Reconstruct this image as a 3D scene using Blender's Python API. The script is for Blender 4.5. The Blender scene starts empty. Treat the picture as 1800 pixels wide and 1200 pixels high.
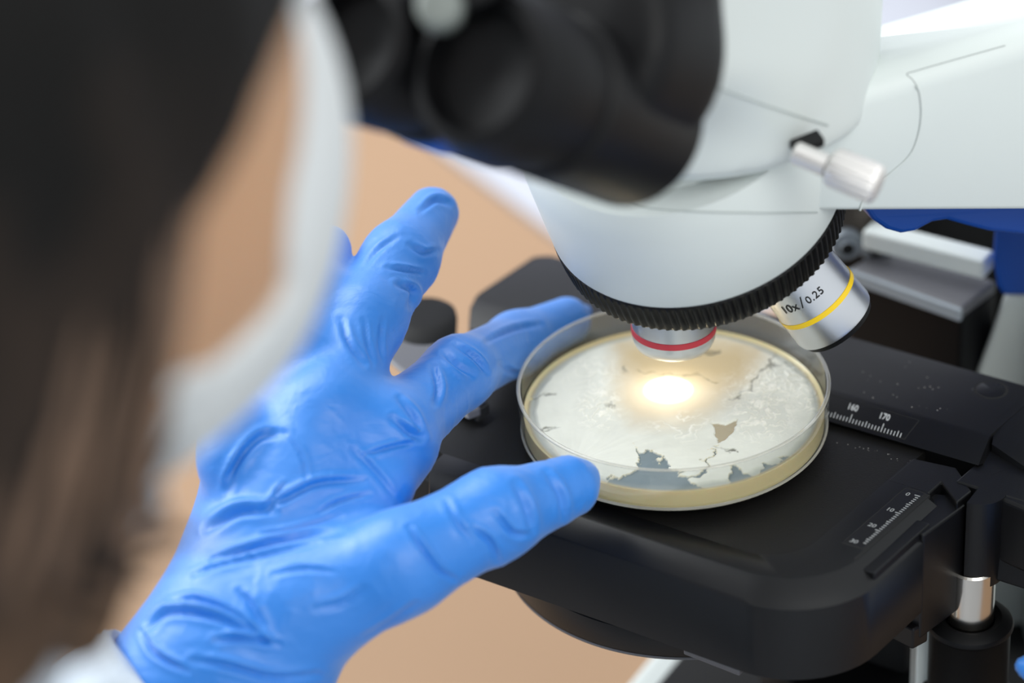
import bpy, bmesh, math, random
import numpy as np

# ------------------------------------------------------------------ camera, world, lights, exposure
MM = 0.001
BENCH = 170.0                       # the stage surface is 170 mm above the bench top (z = 0 in the scene)
SC = bpy.context.scene
COL = SC.collection
def W(p):                           # microscope millimetres -> scene metres
    return (p[0]*MM, p[1]*MM, (p[2]+BENCH)*MM)

PITCH, ROLL, DIST, AX, AY, FPX = 0.552311423, 0.0586728916, 866.923754, -45.4645069, 50.1727947, 5000.0
_c, _s = math.cos(PITCH), math.sin(PITCH)
FWD = np.array([0, _c, -_s]); _r = np.array([1., 0, 0]); _u = np.cross(_r, FWD)
_cr, _sr = math.cos(ROLL), math.sin(ROLL)
RGT = _r*_cr - _u*_sr; UPV = _u*_cr + _r*_sr
CPOS = np.array([AX, AY, 0.]) - FWD*DIST
cam = bpy.data.cameras.new('camera'); camo = bpy.data.objects.new('camera', cam); COL.objects.link(camo)
cam.sensor_width = 36.0; cam.lens = 100.0; cam.clip_start = 0.02; cam.clip_end = 30
from mathutils import Matrix, Vector
camo.matrix_world = Matrix(((RGT[0], UPV[0], -FWD[0], CPOS[0]*MM), (RGT[1], UPV[1], -FWD[1], CPOS[1]*MM),
                            (RGT[2], UPV[2], -FWD[2], (CPOS[2]+BENCH)*MM), (0, 0, 0, 1)))
cam.dof.use_dof = True; cam.dof.focus_distance = 0.800; cam.dof.aperture_fstop = 4.8
SC.camera = camo
SC.view_settings.view_transform = 'Standard'; SC.view_settings.look = 'None'
SC.view_settings.gamma = 1.0; SC.view_settings.use_curve_mapping = False
SC.view_settings.exposure = 0.3

world = bpy.data.worlds.new('world'); SC.world = world; world.use_nodes = True
wb = world.node_tree.nodes['Background']
wb.inputs[0].default_value = (0.90, 0.95, 0.98, 1); wb.inputs[1].default_value = 0.84

def area_light(name, loc, target, size, power, color=(1, 1, 1), sy=None):
    l = bpy.data.lights.new(name, 'AREA'); l.energy = power; l.color = color; l.size = size
    if sy: l.shape = 'RECTANGLE'; l.size_y = sy
    o = bpy.data.objects.new(name, l); COL.objects.link(o)
    o.location = loc; d = Vector(target) - Vector(loc)
    o.rotation_euler = d.to_track_quat('-Z', 'Y').to_euler()
    return o
# ceiling panel of the laboratory, then two added fill lights
area_light('ceiling_and_fill_lamp', (-1.0, 1.3, 2.3), (0, 0, 0.1), 1.3, 26, (0.97, 0.99, 1.0), 1.3)
area_light('ceiling_and_fill_lamp', (0.7, -1.7, 2.1), (0, 0, 0.15), 1.4, 22, (1.0, 0.99, 0.96), 1.4)  # added fill from behind the camera for the white enamel
area_light('dish_fill_light', (-1.9, 1.0, 1.35), (0, 0, 0.17), 1.2, 34, (0.95, 0.98, 1.0), 1.0)  # added low light from the left back to brighten the dish
# microscope lamp: the beam leaving the objective down onto the dish
sp = bpy.data.lights.new('microscope_lamp_and_halo', 'SPOT'); sp.energy = 0.10; sp.color = (1.0, 0.97, 0.88)
sp.spot_size = math.radians(48); sp.spot_blend = 0.12; sp.shadow_soft_size = 0.0012
spo = bpy.data.objects.new('microscope_lamp_and_halo', sp); COL.objects.link(spo); spo.location = W((-0.8, 9.2, 20.3))
sp2 = bpy.data.lights.new('microscope_lamp_and_halo', 'SPOT'); sp2.energy = 0.014; sp2.color = (1.0, 0.93, 0.8)  # added wide spot: warm halo round the beam, lifts the dish
sp2.spot_size = math.radians(125); sp2.spot_blend = 1.0; sp2.shadow_soft_size = 0.003
spo2 = bpy.data.objects.new('microscope_lamp_and_halo', sp2); COL.objects.link(spo2); spo2.location = W((-0.8, 9.2, 20.3))

# ------------------------------------------------------------------ geometry helpers (all in mm)
def at(px, py, x=None, y=None, z=None, d=None):
    r = FWD + RGT*(px-900)/FPX - UPV*(py-600)/FPX
    if z is not None: t = (z-CPOS[2])/r[2]
    elif y is not None: t = (y-CPOS[1])/r[1]
    elif x is not None: t = (x-CPOS[0])/r[0]
    else: t = d
    return CPOS + r*t
def project(P):
    q = np.atleast_2d(P)-CPOS; z = q@FWD
    return np.stack([900+FPX*(q@RGT)/z, 600-FPX*(q@UPV)/z], -1)
_a, _b = math.radians(-34.7), math.radians(49.3)
SU = np.array([math.cos(_a), math.sin(_a), 0]); SV = np.array([math.cos(_b), math.sin(_b), 0])
def S(u, v, z): return SU*u + SV*v + np.array([0, 0, z])
def unit(v): v = np.array(v, float); return v/np.linalg.norm(v)
def frame(n):
    n = unit(n); a = np.array([0, 1., 0]) if abs(n[1]) < .9 else np.array([1., 0, 0])
    e1 = unit(np.cross(a, n)); return n, e1, np.cross(n, e1)

def tag(o, label, cat, group=None, kind=None):
    if label: o['label'] = label
    if cat: o['category'] = cat
    if group: o['group'] = group
    if kind: o['kind'] = kind
    return o
def thing(name, loc, label, cat, group=None):
    o = bpy.data.objects.new(name, None); COL.objects.link(o); o.location = W(loc); o.empty_display_size = .01
    return tag(o, label, cat, group)
def origin_of(parent):
    v = Vector((0, 0, 0)); p = parent
    while p is not None: v += p.location; p = p.parent
    return v
STAGE = [False]
def stage_map(P):                   # low profile of the stage: the bar is 4 mm high and its top is level with the dish base
    P = np.array(P, float); z = P[:, 2]; z2 = np.where(z > 0, -4.1+z*4/11., z-4.1)
    return CPOS + (P-CPOS)*((z2-CPOS[2])/(z-CPOS[2]))[:, None]
def obj(name, V, F, mat, parent=None, smooth=True, label=None, loc=None, sharp=35):
    """V in mm, one mesh object"""
    V = np.asarray(V, float)
    if STAGE[0]: V = stage_map(V)
    base = origin_of(parent) if parent else Vector((0, 0, 0))
    wl = Vector(W(loc)) if loc is not None else (base if parent else Vector(W(V.mean(0))))
    P = V*MM + np.array([0, 0, BENCH*MM]) - np.array(wl)
    me = bpy.data.meshes.new(name); me.from_pydata(P.tolist(), [], [list(map(int, f)) for f in F]); me.validate()
    if smooth:
        me.polygons.foreach_set('use_smooth', [True]*len(me.polygons))
        if sharp: me.set_sharp_from_angle(angle=math.radians(sharp))
    me.materials.append(mat)
    o = bpy.data.objects.new(name, me); COL.objects.link(o)
    if parent: o.parent = parent; o.location = wl - base
    else: o.location = wl
    if label: o['label'] = label
    return o
def bevel(o, w, seg=3, ang=30):
    m = o.modifiers.new('bevel', 'BEVEL'); m.width = w*MM; m.segments = seg; m.limit_method = 'ANGLE'
    m.angle_limit = math.radians(ang); m.harden_normals = False
    return o
def join(*parts):
    V = []; F = []; k = 0
    for v, f in parts:
        v = np.asarray(v, float); V.append(v); F += [[i+k for i in q] for q in f]; k += len(v)
    return np.concatenate(V), F
def lathe(prof, o, n, seg=96, rmod=None, a0=0, a1=2*math.pi):
    o = np.array(o, float); n, e1, e2 = frame(n); V = []; full = abs(a1-a0-2*math.pi) < 1e-6
    m = seg if full else seg+1
    th = a0 + (a1-a0)*np.arange(m)/seg
    for j, (r, h) in enumerate(prof):
        rr = r*np.ones(m) if rmod is None else rmod(j, r, th)
        V.append(o + n*h + rr[:, None]*(np.cos(th)[:, None]*e1 + np.sin(th)[:, None]*e2))
    V = np.concatenate(V); F = []
    for j in range(len(prof)-1):
        for i in range(seg):
            k = (i+1) % m; F.append([j*m+i, j*m+k, (j+1)*m+k, (j+1)*m+i])
    return V, F
def cyl(o, n, r, h, seg=64, c=0.6):
    c = min(c, r*.45, h*.45)
    return lathe([(0.001, 0), (r-c, 0), (r, c), (r, h-c), (r-c, h), (0.001, h)], o, n, seg)
def prism(poly, z0, z1):
    """poly: list of xyz (z used when z1 is None) ; vertical extrusion"""
    n = len(poly); V = [list(p[:2])+[z0 if z0 is not None else p[2]] for p in poly] + [list(p[:2])+[z1] for p in poly]
    F = [list(range(n))[::-1], list(range(n, 2*n))] + [[i, (i+1) % n, n+(i+1) % n, n+i] for i in range(n)]
    return V, F
def loft(loops, cap=True, closed=True):
    n = len(loops[0]); V = np.concatenate([np.array(l, float) for l in loops]); F = []
    for j in range(len(loops)-1):
        for i in range(n if closed else n-1):
            k = (i+1) % n; F.append([j*n+i, j*n+k, (j+1)*n+k, (j+1)*n+i])
    if cap and closed: F += [list(range(n))[::-1], list(range((len(loops)-1)*n, len(loops)*n))]
    return V, F
def box(c, ax, ay, az, hx, hy, hz):
    c = np.array(c, float); ax, ay, az = np.array(ax)*hx, np.array(ay)*hy, np.array(az)*hz
    V = [c + i*ax + j*ay + k*az for k in (-1, 1) for j in (-1, 1) for i in (-1, 1)]
    return V, [[0, 2, 3, 1], [4, 5, 7, 6], [0, 1, 5, 4], [2, 6, 7, 3], [0, 4, 6, 2], [1, 3, 7, 5]]
def tube(pts, r, seg=10):
    pts = np.array(pts, float); n = len(pts); rr = r if hasattr(r, '__len__') else [r]*n
    T = np.gradient(pts, axis=0); V = []; nn, e1, e2 = frame(T[0])
    for i in range(n):
        t = unit(T[i]); e1 = unit(e1 - t*(e1@t)); e2 = np.cross(t, e1)
        th = 2*np.pi*np.arange(seg)/seg
        V.append(pts[i] + rr[i]*(np.cos(th)[:, None]*e1 + np.sin(th)[:, None]*e2))
    V, F = loft(V); return V, F
def spline(pts, n):
    P = np.array(pts, float); k = len(P); P = np.vstack([2*P[0]-P[1], P, 2*P[-1]-P[-2]]); out = []
    for t in np.linspace(0, k-1-1e-9, n):
        i = int(t); f = t-i; a, b, c, d = P[i:i+4]
        out.append(.5*((2*b)+(-a+c)*f+(2*a-5*b+4*c-d)*f*f+(-a+3*b-3*c+d)*f**3))
    return np.array(out)

# value noise
_rng = np.random.RandomState(7); _perm = _rng.rand(64, 64, 64).astype(np.float32)
def noise(P, off=0):
    P = np.asarray(P, np.float32)+off; i = np.floor(P).astype(int); f = P-i; f = f*f*(3-2*f); r = 0
    for a in (0, 1):
        for b in (0, 1):
            for c in (0, 1):
                w = (f[..., 0] if a else 1-f[..., 0])*(f[..., 1] if b else 1-f[..., 1])*(f[..., 2] if c else 1-f[..., 2])
                r = r + w*_perm[(i[..., 0]+a) % 64, (i[..., 1]+b) % 64, (i[..., 2]+c) % 64]
    return r*2-1
def fbm(P, o=4, off=0):
    r = 0; a = 1; s = 0
    for k in range(o): r = r + a*noise(P*2**k, off+k*17.3); s += a; a *= .5
    return r/s

# signed-distance modelling
def smin(a, b, k):
    h = np.clip(.5+.5*(b-a)/k, 0, 1); return b*(1-h)+a*h-k*h*(1-h)
def smax(a, b, k): return -smin(-a, -b, k)
def rcone(P, a, b, ra, rb):
    a = np.array(a, np.float32); b = np.array(b, np.float32); ba = b-a
    t = np.clip(((P-a)@ba)/(ba@ba), 0, 1)
    return np.sqrt((((P-a)-t[..., None]*ba)**2).sum(-1)) - (ra+(rb-ra)*t)
def ellip(P, c, r, M=None):
    q = P-np.array(c, np.float32)
    if M is not None: q = q@np.array(M, np.float32).T
    r = np.array(r, np.float32); k0 = np.sqrt(((q/r)**2).sum(-1)); k1 = np.sqrt(((q/(r*r))**2).sum(-1))+1e-6
    return k0*(k0-1)/k1
def rbox(P, c, M, h, rad):
    q = (P-np.array(c, np.float32))@np.array(M, np.float32).T
    q = np.abs(q)-(np.array(h, np.float32)-rad)
    return np.sqrt((np.maximum(q, 0)**2).sum(-1)) + np.minimum(q.max(-1), 0) - rad
def nets(fn, lo, hi, h):
    lo = np.array(lo, np.float32); hi = np.array(hi, np.float32)
    ax = [np.arange(lo[i], hi[i]+h, h, dtype=np.float32) for i in range(3)]
    n = [len(a) for a in ax]; D = np.empty(n, np.float32)
    for i0 in range(0, n[0], 16):
        G = np.stack(np.meshgrid(ax[0][i0:i0+16], ax[1], ax[2], indexing='ij'), -1); D[i0:i0+16] = fn(G)
    I = D < 0
    cnt = np.zeros([k-1 for k in n], np.int8); acc = np.zeros([k-1 for k in n]+[3], np.float32)
    sl = lambda o, d: tuple(slice(o[i], n[i]-1+o[i]) for i in range(3))
    for d in range(3):
        others = [i for i in range(3) if i != d]
        for a in (0, 1):
            for b in (0, 1):
                o = [0, 0, 0]; o[others[0]] = a; o[others[1]] = b; o2 = list(o); o2[d] = 1
                A, B = D[sl(o, 0)], D[sl(o2, 0)]; m = (A < 0) != (B < 0)
                t = np.where(m, A/np.where(m, A-B, 1), 0); cnt += m
                for i in range(3): acc[..., i] += np.where(m, t if i == d else o[i], 0)
    M = cnt > 0; idx = -np.ones(M.shape, np.int64); idx[M] = np.arange(M.sum())
    g = np.argwhere(M); V = lo + (g + acc[M]/cnt[M][:, None])*h; F = []
    for d in range(3):
        a, b = [(1, 2), (2, 0), (0, 1)][d]
        s0 = [slice(1, k-1) for k in n]; s0[d] = slice(0, n[d]-1); s1 = list(s0); s1[d] = slice(1, n[d])
        A = I[tuple(s0)]; B = I[tuple(s1)]
        for flip in (0, 1):
            q = np.argwhere((A & ~B) if not flip else (~A & B))
            off = np.array([1, 1, 1]); off[d] = 0; q = q+off
            def cell(da, db):
                r = q.copy(); r[:, a] -= da; r[:, b] -= db; return idx[r[:, 0], r[:, 1], r[:, 2]]
            Q = np.stack([cell(1, 1), cell(0, 1), cell(0, 0), cell(1, 0)], 1)
            F.append(Q if not flip else Q[:, ::-1])
    return V.astype(np.float64), np.concatenate(F)
def vnormals(V, F):
    N = np.zeros_like(V); n = np.cross(V[F[:, 2]]-V[F[:, 0]], V[F[:, 3]]-V[F[:, 1]])
    for k in range(4):
        for i in range(3): N[:, i] += np.bincount(F[:, k], n[:, i], len(V))
    return N/(np.linalg.norm(N, axis=1)[:, None]+1e-9)

def text_mesh(s, size, at_fn, bold=0.0, space=1.0):
    """letters as a mesh; at_fn maps the flat (x, y) of the lettering in mm to 3D"""
    c = bpy.data.curves.new('t', 'FONT'); c.body = s; c.size = size; c.resolution_u = 3; c.space_character = space; c.offset = bold
    c.align_x = 'CENTER'
    o = bpy.data.objects.new('t', c); COL.objects.link(o); dg = bpy.context.evaluated_depsgraph_get(); dg.update()
    me = bpy.data.meshes.new_from_object(o.evaluated_get(dg))
    V = [at_fn(v.co.x, v.co.y) for v in me.vertices]; F = [list(p.vertices) for p in me.polygons]
    bpy.data.objects.remove(o); bpy.data.curves.remove(c); bpy.data.meshes.remove(me)
    return V, F

# ------------------------------------------------------------------ materials
def srgb(r, g, b):
    f = lambda c: (c/255/12.92 if c/255 <= .04045 else ((c/255+.055)/1.055)**2.4)
    return (f(r), f(g), f(b), 1)
def mat(name, col, rough=.5, metal=0, bump=0, bscale=200, vary=0, vscale=30, spec=.5, sheen=0, coat=0, sss=0, aniso=0):
    m = bpy.data.materials.new(name); m.use_nodes = True; nt = m.node_tree; b = nt.nodes['Principled BSDF']
    c = srgb(*col); b.inputs['Base Color'].default_value = c; b.inputs['Roughness'].default_value = rough
    b.inputs['Metallic'].default_value = metal; b.inputs['Specular IOR Level'].default_value = spec
    b.inputs['Coat Weight'].default_value = coat; b.inputs['Coat Roughness'].default_value = .15
    b.inputs['Sheen Weight'].default_value = sheen
    if sss:
        b.inputs['Subsurface Weight'].default_value = sss; b.inputs['Subsurface Scale'].default_value = .003
    tc = nt.nodes.new('ShaderNodeTexCoord')
    if bump:
        n = nt.nodes.new('ShaderNodeTexNoise'); n.inputs['Scale'].default_value = bscale; n.inputs['Detail'].default_value = 4
        bp = nt.nodes.new('ShaderNodeBump'); bp.inputs['Strength'].default_value = bump; bp.inputs['Distance'].default_value = .0004
        nt.links.new(tc.outputs['Object'], n.inputs['Vector']); nt.links.new(n.outputs[0], bp.inputs['Height'])
        nt.links.new(bp.outputs[0], b.inputs['Normal'])
    n = nt.nodes.new('ShaderNodeTexNoise'); n.inputs['Scale'].default_value = vscale; n.inputs['Detail'].default_value = 5
    nt.links.new(tc.outputs['Object'], n.inputs['Vector'])
    if vary:
        mx = nt.nodes.new('ShaderNodeMix'); mx.data_type = 'RGBA'
        mx.inputs[6].default_value = tuple(c[i]*(1-vary) for i in range(3))+(1,)
        mx.inputs[7].default_value = tuple(min(1, c[i]*(1+vary)) for i in range(3))+(1,)
        nt.links.new(n.outputs[0], mx.inputs[0]); nt.links.new(mx.outputs[2], b.inputs['Base Color'])
    mr = nt.nodes.new('ShaderNodeMapRange'); mr.inputs[3].default_value = max(0, rough-.05); mr.inputs[4].default_value = min(1, rough+.05)
    nt.links.new(n.outputs[0], mr.inputs[0]); nt.links.new(mr.outputs[0], b.inputs['Roughness'])
    return m
M_white = mat('white_enamel', (212, 218, 215), .42, bump=.04, bscale=900, spec=.4)
M_black = mat('black_anodised', (11, 11, 13), .38, bump=.08, bscale=3500, spec=.34, vary=.1)
M_plate = mat('black_stage_plate', (14, 13, 12), .55, bump=.2, bscale=1800, spec=.3, vary=.08)
M_rubber = mat('black_rubber', (10, 10, 11), .5, spec=.2)
M_oc = mat('black_plastic', (8, 8, 10), .5, spec=.22)
M_hole = mat('dark_recess', (6, 6, 7), .8)
M_dull = mat('dull_nickel', (120, 126, 122), .5, metal=.3)
M_chrome = mat('polished_steel', (205, 200, 192), .16, metal=1)
M_satin = mat('satin_chrome', (206, 208, 212), .34, metal=1, spec=.5)
M_silver = mat('brushed_silver', (196, 196, 192), .28, metal=1)
M_red = mat('red_band', (196, 52, 66), .4)
M_yel = mat('yellow_band', (250, 208, 20), .35)
M_ink = mat('black_ink', (22, 24, 24), .6)
M_print = mat('white_print', (205, 208, 208), .6)
M_print2 = mat('grey_print', (150, 152, 152), .6)
M_blue = mat('blue_plastic', (0, 70, 160), .4)
M_glove = mat('blue_nitrile', (14, 122, 214), .47, bump=.15, bscale=500, spec=.9, vary=.03, vscale=60, sheen=.2)
M_table = mat('tan_laminate', (166, 134, 105), .5, vary=.04, vscale=4, spec=.3)
M_bench2 = mat('white_laminate', (188, 190, 200), .5)
M_grey = mat('grey_plastic', (96, 96, 100), .45)
M_greyl = mat('light_grey_plastic', (150, 158, 165), .4)
M_skin = mat('skin', (188, 146, 112), .5, vary=.06, vscale=20, sss=.15)
M_hair = mat('dark_hair', (14, 12, 11), .6, spec=.15, vary=.4, vscale=40, bump=.8, bscale=300)
M_hairb = mat('brown_hair', (104, 80, 62), .5, vary=.4, vscale=40, bump=.8, bscale=300)
def hair_mat():  # ramp by height: light on the lengths painted in as brown
    m = mat('dark_hair_lit_lengths', (14, 12, 11), .6, spec=.15, bump=.8, bscale=300); nt = m.node_tree; b = nt.nodes['Principled BSDF']
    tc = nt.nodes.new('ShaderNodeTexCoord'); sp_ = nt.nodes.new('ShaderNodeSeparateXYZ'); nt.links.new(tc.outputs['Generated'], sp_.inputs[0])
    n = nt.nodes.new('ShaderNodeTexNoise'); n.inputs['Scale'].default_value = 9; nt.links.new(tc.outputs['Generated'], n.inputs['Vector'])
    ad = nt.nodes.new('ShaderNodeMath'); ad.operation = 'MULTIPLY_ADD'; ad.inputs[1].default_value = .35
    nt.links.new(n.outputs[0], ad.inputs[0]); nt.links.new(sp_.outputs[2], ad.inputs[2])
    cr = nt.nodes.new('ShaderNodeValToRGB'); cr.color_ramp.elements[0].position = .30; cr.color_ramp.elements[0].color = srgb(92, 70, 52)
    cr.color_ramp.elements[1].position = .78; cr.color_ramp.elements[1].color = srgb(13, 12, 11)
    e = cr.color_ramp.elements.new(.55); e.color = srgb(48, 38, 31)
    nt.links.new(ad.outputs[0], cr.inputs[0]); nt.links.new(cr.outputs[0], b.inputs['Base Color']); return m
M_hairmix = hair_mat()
M_seam2 = mat('seam_line', (134, 140, 138), .6)
M_knob = mat('bright_knob', (236, 232, 228), .38, metal=.75)
M_seam = mat('seam_grey', (176, 183, 180), .6)
M_mask = mat('mask_fabric', (208, 211, 211), .8, bump=.3, bscale=800)
M_coat = mat('coat_fabric', (196, 206, 216), .85, bump=.5, bscale=1500, vary=.04)
M_wall = mat('painted_wall', (214, 214, 226), .8)
M_floor = mat('floor_vinyl', (170, 172, 176), .6, vary=.05)
M_agar = mat('agar_gel', (226, 208, 158), .25, spec=.5, vary=.05, vscale=80, sss=.2)
M_eye = mat('eye', (230, 228, 222), .2)
M_dust = mat('dust', (150, 146, 142), .7)

def crumple(m):
    nt = m.node_tree; b = nt.nodes['Principled BSDF']; tc = nt.nodes.new('ShaderNodeTexCoord'); mp = nt.nodes.new('ShaderNodeMapping')
    mp.inputs['Scale'].default_value = (1, 1, 1.6); mp.inputs['Rotation'].default_value = (.4, .3, .9)
    n = nt.nodes.new('ShaderNodeTexNoise'); n.inputs['Scale'].default_value = 75; n.inputs['Detail'].default_value = 4; n.inputs['Distortion'].default_value = .8
    nt.links.new(tc.outputs['Object'], mp.inputs[0]); nt.links.new(mp.outputs[0], n.inputs['Vector'])
    a = nt.nodes.new('ShaderNodeMath'); a.operation = 'SUBTRACT'; a.inputs[1].default_value = .5
    c = nt.nodes.new('ShaderNodeMath'); c.operation = 'ABSOLUTE'; nt.links.new(n.outputs[0], a.inputs[0]); nt.links.new(a.outputs[0], c.inputs[0])
    bp = nt.nodes.new('ShaderNodeBump'); bp.inputs['Strength'].default_value = .14; bp.inputs['Distance'].default_value = .004
    nt.links.new(c.outputs[0], bp.inputs['Height'])
    old = b.inputs['Normal'].links[0].from_node; nt.links.new(bp.outputs[0], old.inputs['Normal'])
crumple(M_glove)
def plastic_clear(lo=.01, hi=.05, name='clear_polystyrene'):
    m = bpy.data.materials.new(name); m.use_nodes = True; nt = m.node_tree; nt.nodes.clear()
    out = nt.nodes.new('ShaderNodeOutputMaterial'); tr = nt.nodes.new('ShaderNodeBsdfTransparent')
    tr.inputs[0].default_value = (.97, .975, .97, 1)
    gl = nt.nodes.new('ShaderNodeBsdfGlossy'); gl.inputs['Roughness'].default_value = .08; gl.inputs[0].default_value = (.9, .93, .95, 1)
    df = nt.nodes.new('ShaderNodeBsdfDiffuse'); df.inputs[0].default_value = srgb(200, 196, 182)
    lw = nt.nodes.new('ShaderNodeLayerWeight'); lw.inputs[0].default_value = .35
    tc = nt.nodes.new('ShaderNodeTexCoord'); n = nt.nodes.new('ShaderNodeTexNoise'); n.inputs['Scale'].default_value = 60
    nt.links.new(tc.outputs['Object'], n.inputs['Vector'])
    mr = nt.nodes.new('ShaderNodeMapRange'); mr.inputs[3].default_value = lo; mr.inputs[4].default_value = hi
    nt.links.new(n.outputs[0], mr.inputs[0])
    m1 = nt.nodes.new('ShaderNodeMixShader'); m2 = nt.nodes.new('ShaderNodeMixShader')
    nt.links.new(mr.outputs[0], m1.inputs[0]); nt.links.new(tr.outputs[0], m1.inputs[1]); nt.links.new(df.outputs[0], m1.inputs[2])
    mu = nt.nodes.new('ShaderNodeMath'); mu.operation = 'MULTIPLY_ADD'; mu.inputs[1].default_value = .30; mu.inputs[2].default_value = .02
    nt.links.new(lw.outputs['Facing'], mu.inputs[0])
    nt.links.new(mu.outputs[0], m2.inputs[0]); nt.links.new(m1.outputs[0], m2.inputs[1]); nt.links.new(gl.outputs[0], m2.inputs[2])
    nt.links.new(m2.outputs[0], out.inputs[0]); return m
M_clear = plastic_clear(); M_rim = plastic_clear(.35, .55, 'frosted_polystyrene')
def colony_mat():
    m = bpy.data.materials.new('bacterial_colony'); m.use_nodes = True; nt = m.node_tree; b = nt.nodes['Principled BSDF']
    a = nt.nodes.new('ShaderNodeVertexColor'); a.layer_name = 'colony'
    nt.links.new(a.outputs[0], b.inputs['Base Color']); b.inputs['Roughness'].default_value = .33
    b.inputs['Specular IOR Level'].default_value = .35
    return m
M_colony = colony_mat()

# ------------------------------------------------------------------ room and benches
def struct(name, V, F, m): o = obj(name, V, F, m, smooth=False); o['kind'] = 'structure'; return o
struct('floor', *box((0, 500, -BENCH-760), (1, 0, 0), (0, 1, 0), (0, 0, 1), 3000, 3000, 10), M_floor)
struct('wall_back', *box((0, 2600, 500), (1, 0, 0), (0, 1, 0), (0, 0, 1), 3000, 20, 1260), M_wall)
# the tan bench: its far edge runs obliquely behind the microscope
e0, e1 = at(740, 238, z=-BENCH), at(990, 425, z=-BENCH); ed = unit(e1-e0)
tt = thing('lab_bench', (0, 100, -BENCH-750), 'tan laminate lab bench carrying the microscope', 'bench')
A = e0-ed*420; B = e1+ed*75
top = [A, B, (700, B[1]-4, 0), (700, -60, 0), (600, -170, 0), (60, -190, 0), (-420, 60, 0), (-1100, 400, 0)]
bevel(obj('bench_top', *prism(top[::-1], -BENCH-28, -BENCH), M_table, tt, smooth=False), 2)
for p in ((540, -120), (120, -130), (-980, 400), (-380, 640)):
    obj('leg', *box((p[0], p[1], -BENCH-389), (1, 0, 0), (0, 1, 0), (0, 0, 1), 25, 25, 361), M_grey, tt, smooth=False)
nrm = np.array([-ed[1], ed[0], 0]); nrm = nrm if nrm[1] > 0 else -nrm
t2 = thing('side_bench', (500, 800, -BENCH-750), 'white laminate bench beyond the far edge of the tan bench', 'bench')
sbp = [e0-ed*900+nrm*3, B+nrm*3+ed*1.5, np.array([900, B[1]+2, 0]), np.array([900, 1250, 0]), np.array([-300, 1750, 0])]
bevel(obj('bench_top', *prism(sbp, -BENCH-28, -BENCH), M_bench2, t2, smooth=False), 2)
for p in ((-480, 1290), (60, 420), (840, 420), (840, 1190), (-290, 1690)):
    obj('leg', *box((p[0], p[1], -BENCH-389), (1, 0, 0), (0, 1, 0), (0, 0, 1), 25, 25, 361), M_grey, t2, smooth=False)
p = at(1742, 60, z=-BENCH)
t3 = thing('equipment_cabinet', (p[0]+90, p[1]+60, -BENCH), 'black upright equipment cabinet standing on the white bench', 'cabinet')
bevel(obj('housing', *box((p[0]+92, p[1]+70, -BENCH+120), (1, 0, 0), (0, 1, 0), (0, 0, 1), 90, 70, 120), M_oc, t3, smooth=False), 4)
obj('front_panel', *box((p[0]+92, p[1]-1, -BENCH+120), (1, 0, 0), (0, 1, 0), (0, 0, 1), 78, 1.2, 105), M_hole, t3, smooth=False)

# ------------------------------------------------------------------ microscope
MS = thing('microscope', (60, 40, -BENCH), 'white upright microscope with black stage, knurled black turret and blue trim', 'microscope')
# stage: recessed plate, bevelled frame
STAGE[0] = True
u0, ur, vf, rc = -44., 67.4, -46.8, 17.
def corner(u, v, r, n=10):
    return [(u-r+r*math.cos(t), v+r-r*math.sin(t)) for t in np.linspace(math.pi/2, 0, n)]
inner = [(u0, vf), (-10, vf), (20, vf)] + corner(ur, vf, 14, 12) + [(ur, -10), (ur, 14.5)]
otop = [(u0+1, -54.4), (-10, -54.4), (20, -54.2)] + corner(80.9, -54., 21, 12) + [(80.4, -10), (80.4, 1)]
blow = [(u0+4.5, -59.4), (-10, -59.6), (20, -59.6)] + corner(86.6, -59.4, 25, 12) + [(86.6, -10), (86.6, 1)]
bot = [(u0+4.5, -60.), (-10, -60), (20, -60)] + corner(87.5, -60.6, 25, 12) + [(87.5, -10), (87.5, 1)]
L = [[S(u, v, -.6) for u, v in inner], [S(u, v, 1.0) for u, v in inner], [S(u, v, 1.2) for u, v in [(a, b-.25) for a, b in inner]],
     [S(u, v, 1.2) for u, v in otop], [S(u, v, .6) for u, v in [(a+.3, b-.8) for a, b in otop]], [S(u, v, -3.7) for u, v in blow],
     [S(u, v, -4.6) for u, v in bot], [S(u, v, -28) for u, v in bot]]
V, F = loft(L, cap=False, closed=False); n = len(inner)
F += [[j*n for j in range(len(L))][::-1], [j*n+n-1 for j in range(len(L))]]
obj('stage_frame', V, F, M_black, MS, sharp=50)
plate = [(u0-14, -40), (u0, vf+.1)] + [(a, b+.05) for a, b in inner[1:-1]] + [(ur, 22.3), (-78, 22.3), (-78, -14)]
obj('stage_plate', *prism([S(u, v, 0) for u, v in plate], -27, 0), M_plate, MS, smooth=False, label='matt recessed black plate')
bevel(obj('stage_underside', *prism([S(u, v, 0) for u, v in [(u0-15, -50), (u0+2, -54), (-10, -55), (60, -50), (80, -20), (84, 20), (-70, 24), (-76, -12), (-56, -36)]], -33, -5), M_hole, MS, smooth=False), 1)
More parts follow.
